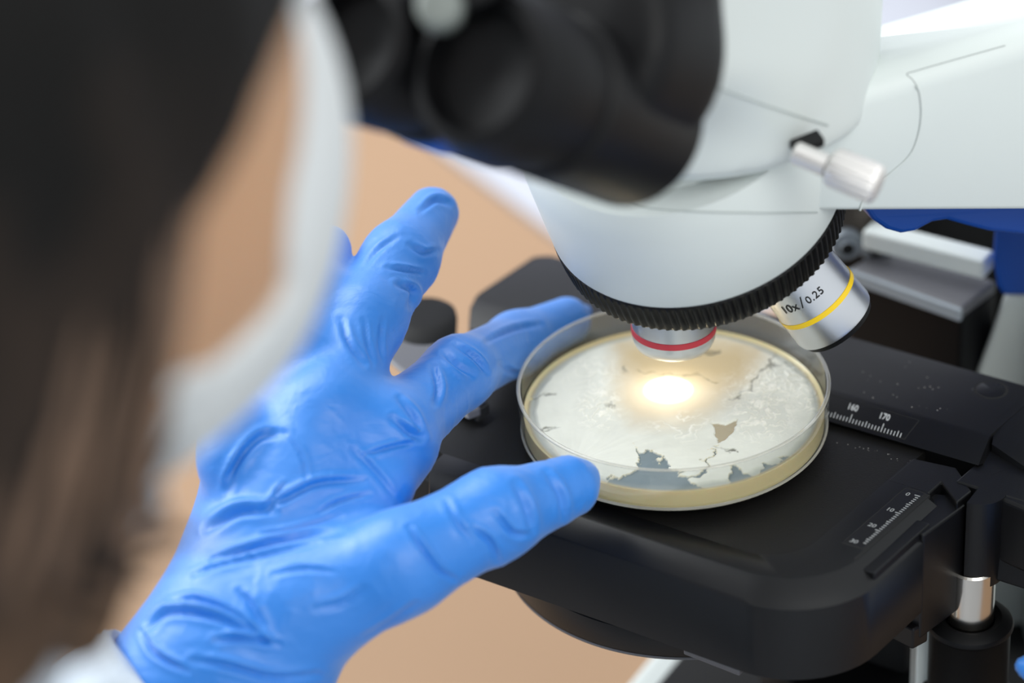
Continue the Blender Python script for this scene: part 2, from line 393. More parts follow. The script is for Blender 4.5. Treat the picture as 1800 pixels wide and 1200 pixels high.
# left end cap, chamfered face
# right: vernier scale pocket, groove, end piece with notch, side block
def uvpoly(L, z0, z1): return prism([S(u, v, 0) for u, v in L], z0, z1)
bevel(obj('end_plate', *uvpoly([(ur+.1, 1.5), (80.3, 1.5), (80.3, 8.0), (89.0, 1.1), (89.4, 8.2), (79.8, 16.8), (ur+.1, 15.2)], -12, 1.3), M_black, MS, smooth=False), .5, 2)
bevel(obj('end_block', *uvpoly([(81, 9.2), (88.8, 3.2), (89.2, 8.0), (79.8, 16.2), (72, 15.4)], -34, -8), M_black, MS, smooth=False), .6, 2)
sc_o = obj('scale_pocket', *uvpoly([(73.4, -31), (79.9, -31), (79.9, 1.0), (77.5, 1.4), (73.4, 1.0)], .9, 1.32), M_hole, MS, smooth=False)
sc_i = obj('scale_strip', *uvpoly([(73.8, -30.4), (79.5, -30.4), (79.5, .6), (77.4, .9), (73.8, .5)], .9, 1.4), M_black, MS, smooth=False)
ticks = []
for i in range(28):
    l = 1.6 if i % 10 == 0 else (1.2 if i % 5 == 0 else .9); v = -1.2-i
    ticks.append(uvpoly([(79.2-l, v-.17), (79.2, v-.17), (79.2, v+.17), (79.2-l, v+.17)], 1.4, 1.46))
obj('graduation', *join(*ticks), M_print2, sc_i, smooth=False)
for k, s in enumerate(('0', '10', '20', '30')):
    obj('numeral', *text_mesh(s, 2.5, lambda x, y, k=k: S(75.9+x*.9, -1.8-9.0*k+y*.9-.8, 1.5), .03), M_print2, sc_i, smooth=False)
obj('groove', *uvpoly([(80.0, -36), (81.0, -36), (81.0, 1), (80.0, 1)], -4, 1.24), M_hole, MS, smooth=False)
bevel(obj('rail', *uvpoly([(81.2, -36), (86.4, -36), (86.4, -8), (81.2, -8)], -20, -1.2), M_black, MS, smooth=False), .4, 2)
bevel(obj('bracket', *uvpoly([(78.2, -7.4), (84.2, -13), (87.6, -13.5), (89.5, 5.2), (84.6, 8.2), (79, 6)], -37, -1.6), M_black, MS, smooth=False), .6, 2)
bevel(obj('bracket_foot', *uvpoly([(79, -14), (86.5, -15.5), (88, -10), (80, -8)], -40, -33), M_black, MS, smooth=False), .6, 2)
bevel(obj('bar_skirt', *uvpoly([(84, 9), (112, 9), (112, 40), (84, 40)], -27, 2.4), M_black, MS, smooth=False), .6, 2)
# raised bar with bevelled scale
def bar_loop(u): return [S(u, 19.2, -27), S(u, 19.2, 3.6), S(u, 16.8, 4.2), S(u, 22.2, 10.6), S(u, 23.2, 11), S(u, 51, 11), S(u, 52, 10), S(u, 52, -27)]
def bar_end(u, d): return [S(u+d, 22.2, -27), S(u+d, 22.2, 3.6), S(u+d*.7, 20.8, 4.2), S(u, 24.2, 10.6), S(u, 25.2, 11), S(u, 49, 11), S(u+d, 50, 10), S(u+d, 50, -27)]
def lb(u, f): return [S(u, v, z) for v, z in f]
fL = [(12, -10), (10, 4), (11, 8), (14, 10.6), (17, 11), (48, 11), (51, 10), (52, -10)]
fM = [(19.2, -27), (19.2, 3.4), (16.6, 4.2), (22.0, 10.6), (23.0, 11), (50.5, 11), (52, 10), (52, -27)]
obj('stage_bar', *loft([lb(-82, [(a+4, b) for a, b in fL[:4]]+[(a-2 if a > 30 else a+3, b) for a, b in fL[4:]]), lb(-79, fL), lb(-60, fL), lb(-48, fM), lb(84.5, fM), lb(86.5, fM)]), M_black, MS, sharp=30)
obj('corner_block', *loft([[S(86.4, 22.5, -28), S(87.4, 22, 8.6), S(83.5, 31, 11.1), S(83.5, 50, 11.1), S(84, 52, -28)],
                          [S(99.5, 17, -28), S(100.0, 19.5, 5.6), S(100.5, 21, 8.6), S(101, 50, 8.6), S(101, 52, -28)],
                          [S(112, 20, -28), S(112, 23, 5.0), S(112, 24.5, 7.5), S(112, 49, 7.5), S(112, 51, -28)]]), M_black, MS, sharp=30)
obj('end_button', *join(lathe([(4.15, 11.02), (4.15, 11.12), (4.9, 11.12), (4.9, 11.02)], S(74.6, 44, 0), (0, 0, 1), 48)), M_hole, MS, smooth=False)
obj('end_button', *lathe([(0.01, 11.3), (3.9, 11.3), (4.15, 11.1)], S(74.6, 44, 0), (0, 0, 1), 48), M_black, MS)
# bevel scale
bp0 = np.array([16.6, 4.2]); bp1 = np.array([22.0, 10.6]); bl = np.linalg.norm(bp1-bp0); bn = np.array([-(bp1-bp0)[1], (bp1-bp0)[0]])/bl
def bevp(u, s, off=.06):      # s: distance up the bevel
    q = bp0+(bp1-bp0)*s/bl + bn*off; return S(u, q[0], q[1])
pocket = [bevp(-10, 1.2, .03), bevp(63.5, 1.0, .03), bevp(65.6, 7.6, .03), bevp(-10, 7.6, .03)]
po = obj('scale_panel', pocket, [[0, 1, 2, 3]], M_hole, MS, smooth=False)
p2 = obj('scale_inlay', [bevp(-10, 1.4, .05), bevp(63.2, 1.4, .05), bevp(65.2, 7.4, .05), bevp(-10, 7.4, .05)], [[0, 1, 2, 3]], M_black, po, smooth=False)
tk = []; tv = []
for i in range(40):
    u = 61.9-i; l = 2.5 if (i-6) % 10 == 0 else (1.7 if (i-6) % 5 == 0 else 1.3); v0 = [bevp(u-.11, 1.3, .1), bevp(u+.11, 1.3, .1), bevp(u+.11, 1.3+l, .1), bevp(u-.11, 1.3+l, .1)]
    tk.append((v0, [[0, 1, 2, 3]]))
obj('graduation', *join(*tk), M_print, po, smooth=False)
for s, u in (('170', 55.9), ('160', 45.9), ('150', 35.9)):
    obj('numeral', *text_mesh(s, 2.25, lambda x, y, u=u: bevp(u-.6+x, 4.9+y*1.15, .12), .03), M_print, po, smooth=False)
# dust on the stage
rnd = random.Random(3); dv = []
for i in range(46):
    if i < 26: u = rnd.uniform(38, 70); v = rnd.gauss(31, 6); z = 11
    else: u = rnd.uniform(44, 72); v = rnd.uniform(13.2, 16.2); z = 0
    if not (24 < v < 50 or z == 0): continue
    r = rnd.uniform(.06, .2); c = S(u, v, z+r*.4)
    dv.append(lathe([(0.01, -r*.4), (r, -.1*r), (r*.7, r*.5), (0.01, r*.6)], c, (rnd.uniform(-.2, .2), 0, 1), 7))
dd = obj('dust', *join(*dv), M_dust); tag(dd, 'pale dust specks scattered on the black microscope stage', 'dust', kind='stuff')
# stage control: boss, chrome shaft, coaxial knob
pc = np.array([82.3, -37.3, 0]); pk = np.array([81.0, -39.4, 0])
STAGE[0] = False
arc = [pc+np.array([math.cos(t), math.sin(t), 0])*7.9 for t in np.linspace(math.radians(55), math.radians(-125), 22)][::-1]
slv = [p for p in arc]
ct = obj('control_sleeve', *prism([np.array([p[0], p[1], 0]) for p in [pc+SV*20-SU*3]+slv[::1]+[pc+SU*6+SV*22]], -32, -3.2), M_black, MS, sharp=30)
bevel(obj('control_housing', *prism([pc+SU*5-SV*1, pc+SU*36-SV*6, pc+SU*36+SV*26, pc+SU*3+SV*26], -25, -3.4), M_black, MS, smooth=False), 1.2, 3)
sh = obj('control_shaft', *cyl(pk+[0, 0, -62], (0, 0, 1), 6.7, 34), M_chrome, MS, label='polished steel shaft')
kn = obj('control_knob', *lathe([(7.0, -47), (7.2, -46.6), (9.0, -45.8), (10.6, -46.2), (12.1, -47.2), (12.4, -48.6), (12.0, -49.4), (11.6, -50), (11.6, -72), (13, -73), (13, -90), (0.01, -90)], pk+[0, 0, 0], (0, 0, 1), 72), M_rubber, MS)
obj('knob_edge', *lathe([(12.1, -47.2), (12.42, -47.9), (12.44, -48.3), (12.1, -48.7)], pk, (0, 0, 1), 72), M_oc, kn)
# sub-stage condenser
cc = np.array([3.2, 2., 0])
cd = obj('condenser', *lathe([(0.01, -33), (45, -33), (53, -35), (54.4, -36.5), (55.0, -44), (54.4, -45.4), (30, -46), (28, -52), (22, -70), (0.01, -70)], cc, (0, 0, 1), 128), M_black, MS)
obj('condenser_rim_glint', *lathe([(54.8, -44.6), (55.1, -44.9), (54.9, -45.4), (54.4, -45.5)], cc, (0, 0, 1), 128), M_grey, cd, label='thin grey ring painted in as the rim highlight')  # highlight on the black disc's edge, put in as a grey ring
p = at(1255, 1158, z=-40)
bevel(obj('condenser_lever', *box(p, unit((.8, -.55, -.05)), unit((.55, .8, 0)), (0, 0, 1), 9, 1.6, 1.2), M_grey, MS, smooth=False), .5, 2)
# black insert that carries the dish
obj('stage_insert', *cyl((0, 0, -4.2), (0, 0, 1), 39, 4.05, 96), M_plate, MS)
# specimen holder on the left of the stage
STAGE[0] = True
sh_o = obj('specimen_holder', *prism([at(668, 612, z=9), at(700, 578, z=9), at(790, 556, z=9), at(838, 690, z=9), at(845, 716, z=9), at(822, 724, z=9), at(700, 640, z=9)][::-1], 6.2, 8.6), M_grey, MS, smooth=False)
bevel(sh_o, .8, 2)
pp = at(748, 556, z=13)
obj('holder_knob', *lathe([(0.01, -7), (8.6, -7), (9.2, -6), (9.6, -1), (9.2, 1.0), (8.2, 1.8), (4, 2.1), (0.01, 2.1)], pp, (0.02, 0, 1), 64), M_rubber, sh_o, label='round black rubber knob')
pp = at(824, 700, z=9)
bevel(obj('holder_tip', *box(pp, unit((.75, -.66, 0)), unit((.66, .75, 0)), (0, 0, 1), 5.0, 2.6, 1.0), M_satin, sh_o, smooth=False, label='bright chrome finger tip'), .9, 3)
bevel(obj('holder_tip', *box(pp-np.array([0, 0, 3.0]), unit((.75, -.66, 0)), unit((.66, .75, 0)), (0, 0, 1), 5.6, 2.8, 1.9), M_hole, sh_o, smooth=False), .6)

STAGE[0] = False
# nosepiece
NA = unit((-.2089, -.2821, .9364)); NC = np.array([10.8, 20., 55.6])
Mr = 108
def knurl(j, r, th):
    if j in (2, 3, 4): return r + .42*np.clip(np.sin(th*Mr)*2.2, -1, 1)
    return r*np.ones_like(th)
nb = obj('nosepiece', *lathe([(39.5, 10.6), (41.9, 10.7), (42.4, 11.6), (42.9, 22), (43.6, 40), (40, 46), (0.01, 46)], NC, NA, 128), M_white, MS)
kr = obj('knurled_ring', *lathe([(41.6, 10.9), (42.4, 10.2), (42.0, 9.2), (41.6, 4.5), (41.0, 0.2), (40.2, -.9), (38.5, -1.3), (10, -1.8), (0.01, -1.8)], NC, NA, Mr*8, knurl), M_rubber, nb, label='knurled black rubber grip ring', sharp=60)
obj('turret_skirt', *lathe([(37, -1.0), (37, -2.2), (35.5, -3.4), (20, -8), (0.01, -11)], NC, NA, 96), M_satin, nb)
# objectives
def objective(name, tip, ax, prof, m, label):
    return obj(name, *lathe(prof, tip, -unit(ax), 96), m, MS, label=label)
P4 = [(0.01, .6), (6.5, .6), (7.5, 0), (10.0, .2), (11.2, 1.0), (11.9, 2.6), (12.1, 4.0), (12.1, 9), (12.1, 26), (10.5, 28), (10.5, 40), (0.01, 40)]
o4 = objective('objective_lens', (1.2, 9.5, 21), (0, 0, -1), P4, M_satin, 'silver objective with a red band')
obj('colour_band', *lathe([(12.12, 5.2), (12.32, 5.3), (12.32, 7.1), (12.12, 7.2)], (1.2, 9.5, 21), (0, 0, 1), 96), M_red, o4, label='red band')
obj('front_lens', *lathe([(0.01, .4), (6.4, .5)], (1.2, 9.5, 21), (0, 0, 1), 48), M_hole, o4)
D10 = unit((.562, -.051, -.825)); T10 = np.array([47., 5.5, 28.4])
P10 = [(0.01, -2.6), (9.0, -2.6), (11.3, -1.6), (11.6, 0)]
P10b = [(11.6, -.1), (12.25, .3), (12.45, 1.2), (12.3, 9), (12.1, 12.5), (11.9, 20), (11.5, 44), (0.01, 44)]
o10 = objective('objective_lens', T10, D10, P10b, M_satin, 'silver objective with a yellow band')
obj('lens_cap', *lathe(P10, T10, -D10, 96), M_rubber, o10, label='black nose ring')
obj('colour_band', *lathe([(12.25, 8.6), (12.42, 8.7), (12.42, 10.2), (12.25, 10.3)], T10, -D10, 96), M_yel, o10, label='yellow band')
n10, e1_, e2_ = frame(-D10)
def on10(px, py):       # angle and height on the barrel of a pixel
    best = None
    for d in np.arange(780, 850, .1):
        p = at(px, py, d=d); q = p-T10; h = q@n10; r = np.linalg.norm(q-n10*h)
        if r < 12.15: return math.atan2((q@e2_), (q@e1_)), h
    return 0, 0
ta, tha = on10(1412, 527)
tb, thb = on10(1392, 540); sg = 1 if (on10(1430, 515)[0]-tb+math.pi) % (2*math.pi)-math.pi > 0 else -1
def bar10(x, y, dh=0):
    th = ta+sg*x/12.1; h = tha + y + dh; r = 12.06+(20-h)*.022+.04
    return T10+n10*h+r*(math.cos(th)*e1_+math.sin(th)*e2_)
obj('marking', *join(text_mesh('10x', 3.9, lambda x, y: bar10(x-5.3, y-2.0), .02), text_mesh('/', 4.8, lambda x, y: bar10(x-1.1+y*.12, y-2.1), .02),
    text_mesh('0.25', 3.3, lambda x, y: bar10(x+3.3, y-2.0), .02, 1.06)), M_ink, o10, smooth=False)

# arm
pa, pb = np.array([-2., -25, 0]), np.array([99., 5, 0]); dirA = unit(pb-pa); nA = np.array([-dirA[1], dirA[0], 0])
cA = np.array([5., 19, 0]); rA = 42.
plan = [pb+dirA*70, pb, (pa+pb)/2, pa+dirA*8]
a0 = math.atan2(*( (pa-cA)[[1, 0]])); 
for t in np.linspace(a0, a0-math.pi*1.05, 26)[0:]:
    plan.append(cA+np.array([math.cos(t), math.sin(t), 0])*(rA))
plan += [pa+nA*84+dirA*30, pb+nA*84+dirA*10, pb+nA*84+dirA*90]
plan = [np.array(p) for p in plan][::-1]
def arm_loop(fz, inset=0):
    c = np.mean(plan, 0); out = []
    for i, p in enumerate(plan):
        a, b = plan[i-1], plan[(i+1) % len(plan)]; t = unit(b-a); nn = np.array([t[1], -t[0], 0])
        q = p - nn*inset; out.append([q[0], q[1], fz(p)])
    return out
sx = lambda p: (p-pa)@dirA
zb = lambda p: 84.0-.218*max(-20, min(sx(p), 180)) 
zt = lambda p: 98+.095*max(0, min(sx(p), 200))
zt2 = lambda p: zt(p)-.36*max(0, (p-pa)@nA-6)
arm = obj('arm', *loft([arm_loop(zb, 1.2), arm_loop(lambda p: zb(p)+.5, .3), arm_loop(lambda p: zb(p)+1.6), arm_loop(zt2), arm_loop(lambda p: zt2(p)+3, 1.2), arm_loop(lambda p: zt2(p)+5, 3.5), arm_loop(lambda p: zt2(p)+6.5, 10)]), M_white, MS, sharp=60)
def on_side(px, py, off=.05):
    r = FWD+RGT*(px-900)/FPX-UPV*(py-600)/FPX; t = ((pa-CPOS)@nA-off)/(r@nA); return CPOS+r*t
seam = [on_side(*q) for q in ((1512, 370), (1520, 350), (1560, 310), (1598, 275), (1614, 240), (1620, 200), (1617, 165), (1612, 152))]
obj('panel_seam', *tube(spline(seam, 40), .28, 6), M_white, arm)
def onmesh(o, px, py, off=0.0):
    from mathutils.bvhtree import BVHTree
    if 'bvh' not in CACHE or CACHE['bvh'][0] != o.name:
        off_ = o.location + (origin_of(o.parent) if o.parent else Vector((0, 0, 0)))
        CACHE['bvh'] = (o.name, BVHTree.FromPolygons([v.co+off_ for v in o.data.vertices], [list(p.vertices) for p in o.data.polygons]))
    r = unit(FWD+RGT*(px-900)/FPX-UPV*(py-600)/FPX)
    h = CACHE['bvh'][1].ray_cast(Vector(W(CPOS)), Vector(r))[0]
    if h is None: return None
    return np.array([h.x, h.y, h.z-BENCH*MM])/MM - r*off
CACHE = {}
def mesh_line(name, o, pts, rad, m, n=50):
    S_ = spline([(p[0], p[1], 0) for p in pts], n); L_ = [onmesh(o, q[0], q[1]) for q in S_]; L_ = [p for p in L_ if p is not None]
    return obj(name, *tube(L_, rad, 6), m, o) if len(L_) > 4 else None
mesh_line('panel_seam', arm, [(1612, 152), (1604, 140), (1594, 130), (1612, 124), (1660, 110), (1767, 80)], .12, M_seam2, 60)
top_s = [at(1612, 150, z=104.5), at(1594, 130, z=106), at(1640, 115, z=110), at(1700, 99, z=113), at(1767, 80, z=116)]
obj('panel_seam', *tube(spline(seam, 40)+np.array([-.35, -.02, .1]), .12, 6), M_seam2, arm)
# blue trim under the arm, column, base
blp = [(1520, 366), (1535, 388), (1560, 405), (1585, 412), (1610, 408), (1640, 392), (1665, 388), (1700, 398), (1740, 408), (1800, 414), (1900, 420), (1900, 350), (1520, 350)]
Vb = [at(x, y, y=16+.25*(x-1520)/6) for x, y in blp]
back = [p+nA*46 for p in Vb]; bt = loft([Vb, back])
bevel(obj('blue_trim', *bt, M_blue, arm, smooth=False, label='blue underside trim'), 1.5, 3)
ca = [at(1748, 395, y=62), at(1744, 455, y=62), at(1752, 505, y=62), at(1762, 521, y=62), at(1900, 521, y=62), at(1900, 395, y=62)]
bevel(obj('column_collar', *loft([ca, [p+np.array([30, 70, 0]) for p in ca]]), M_blue, MS, smooth=False, label='blue collar on the white column'), 1.5, 3)
cb = [at(1764, 519, y=64), at(1740, 590, y=64), at(1716, 655, y=64), at(1690, 760, y=64), at(1690, 1150, y=64), at(1960, 1150, y=64), at(1960, 519, y=64)]
cb = [np.array([p[0], p[1], max(p[2], -BENCH+1)]) for p in cb]
bevel(obj('column', *loft([cb, [p+np.array([30, 70, 0]) for p in cb]]), M_white, MS, smooth=False), 2, 3)
obj('arm_root', *loft([[np.array([118, 20, z]), np.array([190, 30, z]), np.array([200, 130, z]), np.array([120, 120, z])] for z in (-BENCH+24, 62)]), M_white, MS, smooth=False)
# base foot on the bench
bs = [at(1158, 1128, z=-BENCH+34), at(1085, 1215, z=-BENCH+34)]
bd = unit(bs[1]-bs[0]); P0 = bs[0]-bd*90; P1 = bs[0]+bd*150
ba = [P0, P1, P1+np.array([150, -60, 0]), P0+np.array([330, -60, 0]), P0+np.array([300, 90, 0])]
bo = obj('base', *prism([p for p in ba][::-1] if np.cross((ba[1]-ba[0])[:2], (ba[2]-ba[1])[:2]) < 0 else ba, -BENCH+.5, -BENCH+34), M_white, MS, smooth=False); bevel(bo, 4, 4)
ctr = np.mean(ba, 0)
bevel(obj('base_cover', *prism([(p-ctr)*.93+ctr+np.array([4, 0, 0]) for p in (ba[::-1] if np.cross((ba[1]-ba[0])[:2], (ba[2]-ba[1])[:2]) < 0 else ba)], -BENCH+30, -BENCH+40), M_hole, bo, smooth=False), 2)
obj('lamp_house', *cyl((60, 10, -BENCH+40), (0, 0, 1), 34, 40), M_oc, bo)
# pale column strip and dark focusing block under the stage
p = at(1621, 1150, z=-62)
bevel(obj('focus_post', *box((p[0]+.5, p[1]+6, -100), (1, 0, 0), (0, 1, 0), (0, 0, 1), 2.1, 5, 66), M_white, MS, smooth=False), .6, 2)
bevel(obj('focus_block', *box((60, 24, -98), unit((.8, -.6, 0)), unit((.6, .8, 0)), (0, 0, 1), 26, 22, 64), M_hole, MS, smooth=False), 2)
# clamp screw of the head
k0, k1, k2 = at(1402, 270, y=-36), at(1462, 292, y=-40), at(1541, 325, y=-46)
kd = unit(k2-k1)
cs = obj('clamp_screw', *lathe([(4.3, 0), (5.0, .6), (5.2, 2), (5.2, 12), (4.9, 13.4), (4.2, 14), (0.01, 14)], k1-kd*.5, kd, 96, lambda j, r, th: r+(.16 if 1 < j < 5 else 0)*np.sign(np.sin(th*22))), M_knob, MS, sharp=40, label='knurled silver clamp screw')
obj('screw_shank', *cyl(k0-kd*1, kd, 3.1, 10, 32), M_knob, cs)
bevel(obj('clamp_slot', *box(k0+np.array([3.0, 4.5, .5]), unit((.95, .2, .25)), unit((-.2, .95, 0)), (0, 0, 1), 4, 3, 1.2), M_hole, MS, smooth=False), .5)

# observation head
vd = np.array([-.65, -.76, 0.]); md = np.array([.76, -.65, 0.])
HC = np.array([8., 18., 0])
def head_fn(P):
    r = np.sqrt(((P[..., :2]-HC[:2])**2).sum(-1)); z = P[..., 2]
    d1 = np.maximum(r-49, np.maximum(98-z, z-150)); d1 = smax(r-(51.5+.03*(z-98)), np.maximum(97-z, z-190), 4)
    R = np.array([md, vd*.94+np.array([0, 0, .33]), np.cross(md, vd*.94+np.array([0, 0, .33]))])
    d2 = rbox(P, HC+vd*26+np.array([0, 0, 150]), R, (44, 34, 34), 16)
    return smin(d1, d2, 14)
V, F = nets(head_fn, (-90, -90, 92), (80, 90, 205), 2.2)
mesh_line('panel_seam', nb, [(1085, 352), (1150, 367), (1250, 373), (1340, 374), (1436, 373)], .3, M_seam)
hd = obj('observation_head', V, F, M_white, MS, sharp=0)
mesh_line('panel_seam', hd, [(1255, 152), (1350, 186), (1455, 220)], .35, M_seam)
obj('dovetail_ring', *lathe([(44, 94), (45.8, 94.6), (46.4, 97.5), (45, 98.6), (40, 98.6)], HC, (0, 0, 1), 96), M_white, hd)
# binocular part: black prism housing and two eyepieces leaning to the operator
ed_ = unit(vd*.82+np.array([0, 0, .57]))
def cyl_between(P, a, b, r, k=3):
    a = np.array(a, np.float32); b = np.array(b, np.float32); n = unit(b-a).astype(np.float32); h = np.linalg.norm(b-a)
    t = (P-a)@n; rr = np.sqrt(np.maximum(((P-a)**2).sum(-1)-t*t, 0)); return smax(rr-r, np.maximum(-t, t-h), k)
h0 = at(1112, 110, d=688)
def bino_fn(P):
    a = cyl_between(P, h0-ed_*8, h0+ed_*26, 23.5, 7)
    b = rbox(P, h0+md*-2+np.array([-10, 0, 12])+ed_*-4, np.array([md, ed_, np.cross(md, ed_)]), (27, 16, 28), 12)
    return smin(a, b, 8)
V, F = nets(bino_fn, h0-70, h0+70, 2.2)
bn_ = obj('prism_housing', V, F, M_oc, MS, sharp=0)
def eyepiece(c, r, blue, lab=None):
    e = obj('eyepiece', *lathe([(r*.6, -48), (r*.95, -47), (r, -45), (r, -6), (r*.93, -5), (r*.93, 2), (r*1.0, 3), (r*1.02, 14), (r*.9, 22), (r*.75, 23), (r*.7, 16), (0.01, 14)], c, ed_, 72), M_oc, MS)
    if blue: obj('blue_ring', *lathe([(r*1.0, -24), (r*1.03, -23), (r*1.03, -12), (r*1.0, -11)], c, ed_, 72), M_blue, e, label='blue ring')
    return e
c1 = at(935, 155, d=655); eyepiece(c1, 20, False)
c2 = at(712, 110, d=672); eyepiece(c2, 17.5, True)
cp = at(772, 10, d=628)
obj('diopter_cap', *lathe([(0.01, -4), (5.2, -4), (5.2, 0), (4.2, 1.0), (0.01, 1.3)], cp, unit((-.1, -.75, .65)), 48), M_dull, MS, label='small round grey cap')
obj('hinge', *cyl(cp-ed_*4+np.array([6, 26, -6]), unit((-.1, -.75, .65)), 12, 24), M_oc, MS)

# ------------------------------------------------------------------ things behind the stage
tl = [at(1500, 476, y=76), at(1692, 543, y=66), at(1752, 492, y=108), at(1568, 428, y=122)]
zt_ = -2.; tl = [at(1494, 470, z=zt_), at(1692, 540, z=zt_), at(1752, 494, z=zt_), at(1566, 424, z=zt_)]
ib = bevel(obj('stage_mount', *prism([p for p in tl][:: 1 if np.cross((tl[1]-tl[0])[:2], (tl[2]-tl[1])[:2]) > 0 else -1], -BENCH+36, zt_-4), M_oc, MS, smooth=False, label='black block behind the stage'), 1)
bevel(obj('lid', *prism([p for p in tl][:: 1 if np.cross((tl[1]-tl[0])[:2], (tl[2]-tl[1])[:2]) > 0 else -1], zt_-4.2, zt_), M_grey, ib, smooth=False, label='dark grey lid'), 1)
a_, b_ = tl[0], tl[1]; dn = unit(b_-a_); nn_ = np.array([dn[1], -dn[0], 0]); nn_ = nn_ if nn_[1] < 0 else -nn_
obj('lip', *box((a_+b_)/2+nn_*.8+np.array([0, 0, -2.4]), dn, nn_, (0, 0, 1), np.linalg.norm(b_-a_)/2, .8, 1.9), M_greyl, ib, smooth=False, label='light grey lip')
r0, r1 = at(1525, 412, z=6), at(1738, 466, z=6)
bh = at(1675, 400, y=135)
bevel(obj('rear_housing', *box(bh+np.array([0, 14, -30]), (1, 0, 0), (0, 1, 0), (0, 0, 1), 23, 12, 36), M_oc, MS, smooth=False), 2)
bevel(obj('mount_rail', *box((r0+r1)/2+np.array([0, 0, 0]), unit(r1-r0), np.cross((0, 0, 1), unit(r1-r0)), (0, 0, 1), np.linalg.norm(r1-r0)/2, 4, 3.4), M_white, MS, smooth=False), 1)
M_brk = mat('bronze_metal', (104, 96, 88), .4, metal=.6)
bc = at(1505, 415, z=4)
mb = bevel(obj('fixing_bracket', *box(bc+np.array([0, 4, -60]), (1, 0, 0), (0, 1, 0), (0, 0, 1), 7, 2.5, 73.8), M_brk, MS, smooth=False), 1)
for q in ((1490, 437), (1540, 440)):
    p = at(*q, y=bc[1]-3); obj('screw', *lathe([(0.01, 0), (2.2, 0), (2.4, .3), (2.4, 1.2), (4.6, 1.3), (5.2, 2), (5.2, 9)], p, (0, 1, 0), 32), M_greyl, mb)
    obj('screw_hole', *cyl(p-np.array([0, .6, 0]), (0, 1, 0), 2.1, .8, 24, .1), M_hole, mb)

# ------------------------------------------------------------------ petri dish
PD = thing('petri_dish', (0, 0, 0), 'clear round petri dish of agar with white colonies on the stage', 'petri dish')
obj('dish', *lathe([(0.01, .15), (43.2, .15), (44.0, .5), (44.2, 1.2), (45.0, 13.4), (44.9, 13.9), (44.5, 14.1), (43.9, 13.9), (43.9, 13.3), (43.45, .6), (42.6, .22), (0.01, .22)], (0, 0, 0), (0, 0, 1), 160), M_clear, PD)
obj('agar', *lathe([(0.01, .25), (42.9, .25), (43.3, .5), (43.3, 5.0), (43.35, 5.9), (42.8, 5.45), (42.2, 5.2), (41.5, 5.1)], (0, 0, 0), (0, 0, 1), 160), M_agar, PD)
obj('rim', *lathe([(43.9, 13.7), (43.95, 14.0), (44.35, 14.25), (44.85, 14.15), (45.08, 13.9), (45.03, 13.65)], (0, 0, 0), (0, 0, 1), 160), M_rim, PD, label='pale moulded rim')
obj('foot', *lathe([(43.6, .1), (44.1, .0), (44.5, .5), (44.4, 1.0), (44.1, 1.1)], (0, 0, 0), (0, 0, 1), 160), M_rim, PD)
RD = 42.4; hh = .24
g = np.arange(-RD-hh, RD+hh*2, hh); X, Y = np.meshgrid(g, g, indexing='ij'); rr = np.hypot(X, Y)
Zp = np.stack([X, Y, np.full_like(X, 5.2)], -1)
PX = project(Zp.reshape(-1, 3)).reshape(X.shape+(2,))          # where each point lies in the traced map
cx_, cy_ = (PX[..., 0]-880)*3, (PX[..., 1]-540)*3
def polymask(pts, soft, warp):
    wx = cx_+warp*fbm(np.stack([X/2.2, Y/2.2, X*0], -1), 5, 3); wy = cy_+warp*.6*fbm(np.stack([X/2.2, Y/2.2, X*0+9], -1), 5, 5)
    pts = np.array(pts, float); n = len(pts); ins = np.zeros(X.shape, bool); dmin = np.full(X.shape, 1e9)
    for i in range(n):
        a, b = pts[i], pts[(i+1) % n]
        cond = ((a[1] > wy) != (b[1] > wy)); xi = (b[0]-a[0])*(wy-a[1])/(b[1]-a[1]+1e-9)+a[0]; ins ^= cond & (wx < xi)
        t = np.clip(((wx-a[0])*(b[0]-a[0])+(wy-a[1])*(b[1]-a[1]))/(((b-a)**2).sum()+1e-9), 0, 1)
        dmin = np.minimum(dmin, np.hypot(wx-a[0]-t*(b[0]-a[0]), wy-a[1]-t*(b[1]-a[1])))
    sd = np.where(ins, -dmin, dmin); return np.clip(.5-sd/soft, 0, 1)
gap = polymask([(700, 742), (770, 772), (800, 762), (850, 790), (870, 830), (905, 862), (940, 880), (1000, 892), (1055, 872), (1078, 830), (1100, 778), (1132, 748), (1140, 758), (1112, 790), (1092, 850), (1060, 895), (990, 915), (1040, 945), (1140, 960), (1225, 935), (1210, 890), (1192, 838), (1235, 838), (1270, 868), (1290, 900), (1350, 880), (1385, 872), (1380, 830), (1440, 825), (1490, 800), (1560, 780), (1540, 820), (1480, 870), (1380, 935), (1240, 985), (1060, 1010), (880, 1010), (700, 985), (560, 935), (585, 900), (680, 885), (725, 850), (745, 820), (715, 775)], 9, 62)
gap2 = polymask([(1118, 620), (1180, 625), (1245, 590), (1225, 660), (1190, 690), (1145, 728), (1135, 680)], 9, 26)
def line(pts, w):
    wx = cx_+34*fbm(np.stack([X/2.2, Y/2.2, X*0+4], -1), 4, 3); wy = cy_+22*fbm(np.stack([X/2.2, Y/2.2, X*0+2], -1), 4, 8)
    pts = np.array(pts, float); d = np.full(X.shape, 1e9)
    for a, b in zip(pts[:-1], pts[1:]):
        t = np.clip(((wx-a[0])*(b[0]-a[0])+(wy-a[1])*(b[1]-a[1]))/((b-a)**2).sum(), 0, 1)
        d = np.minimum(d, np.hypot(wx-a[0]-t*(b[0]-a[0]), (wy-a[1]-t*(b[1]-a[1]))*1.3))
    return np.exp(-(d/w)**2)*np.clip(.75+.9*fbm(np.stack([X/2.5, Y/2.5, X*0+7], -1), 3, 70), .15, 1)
dark = np.zeros(X.shape)
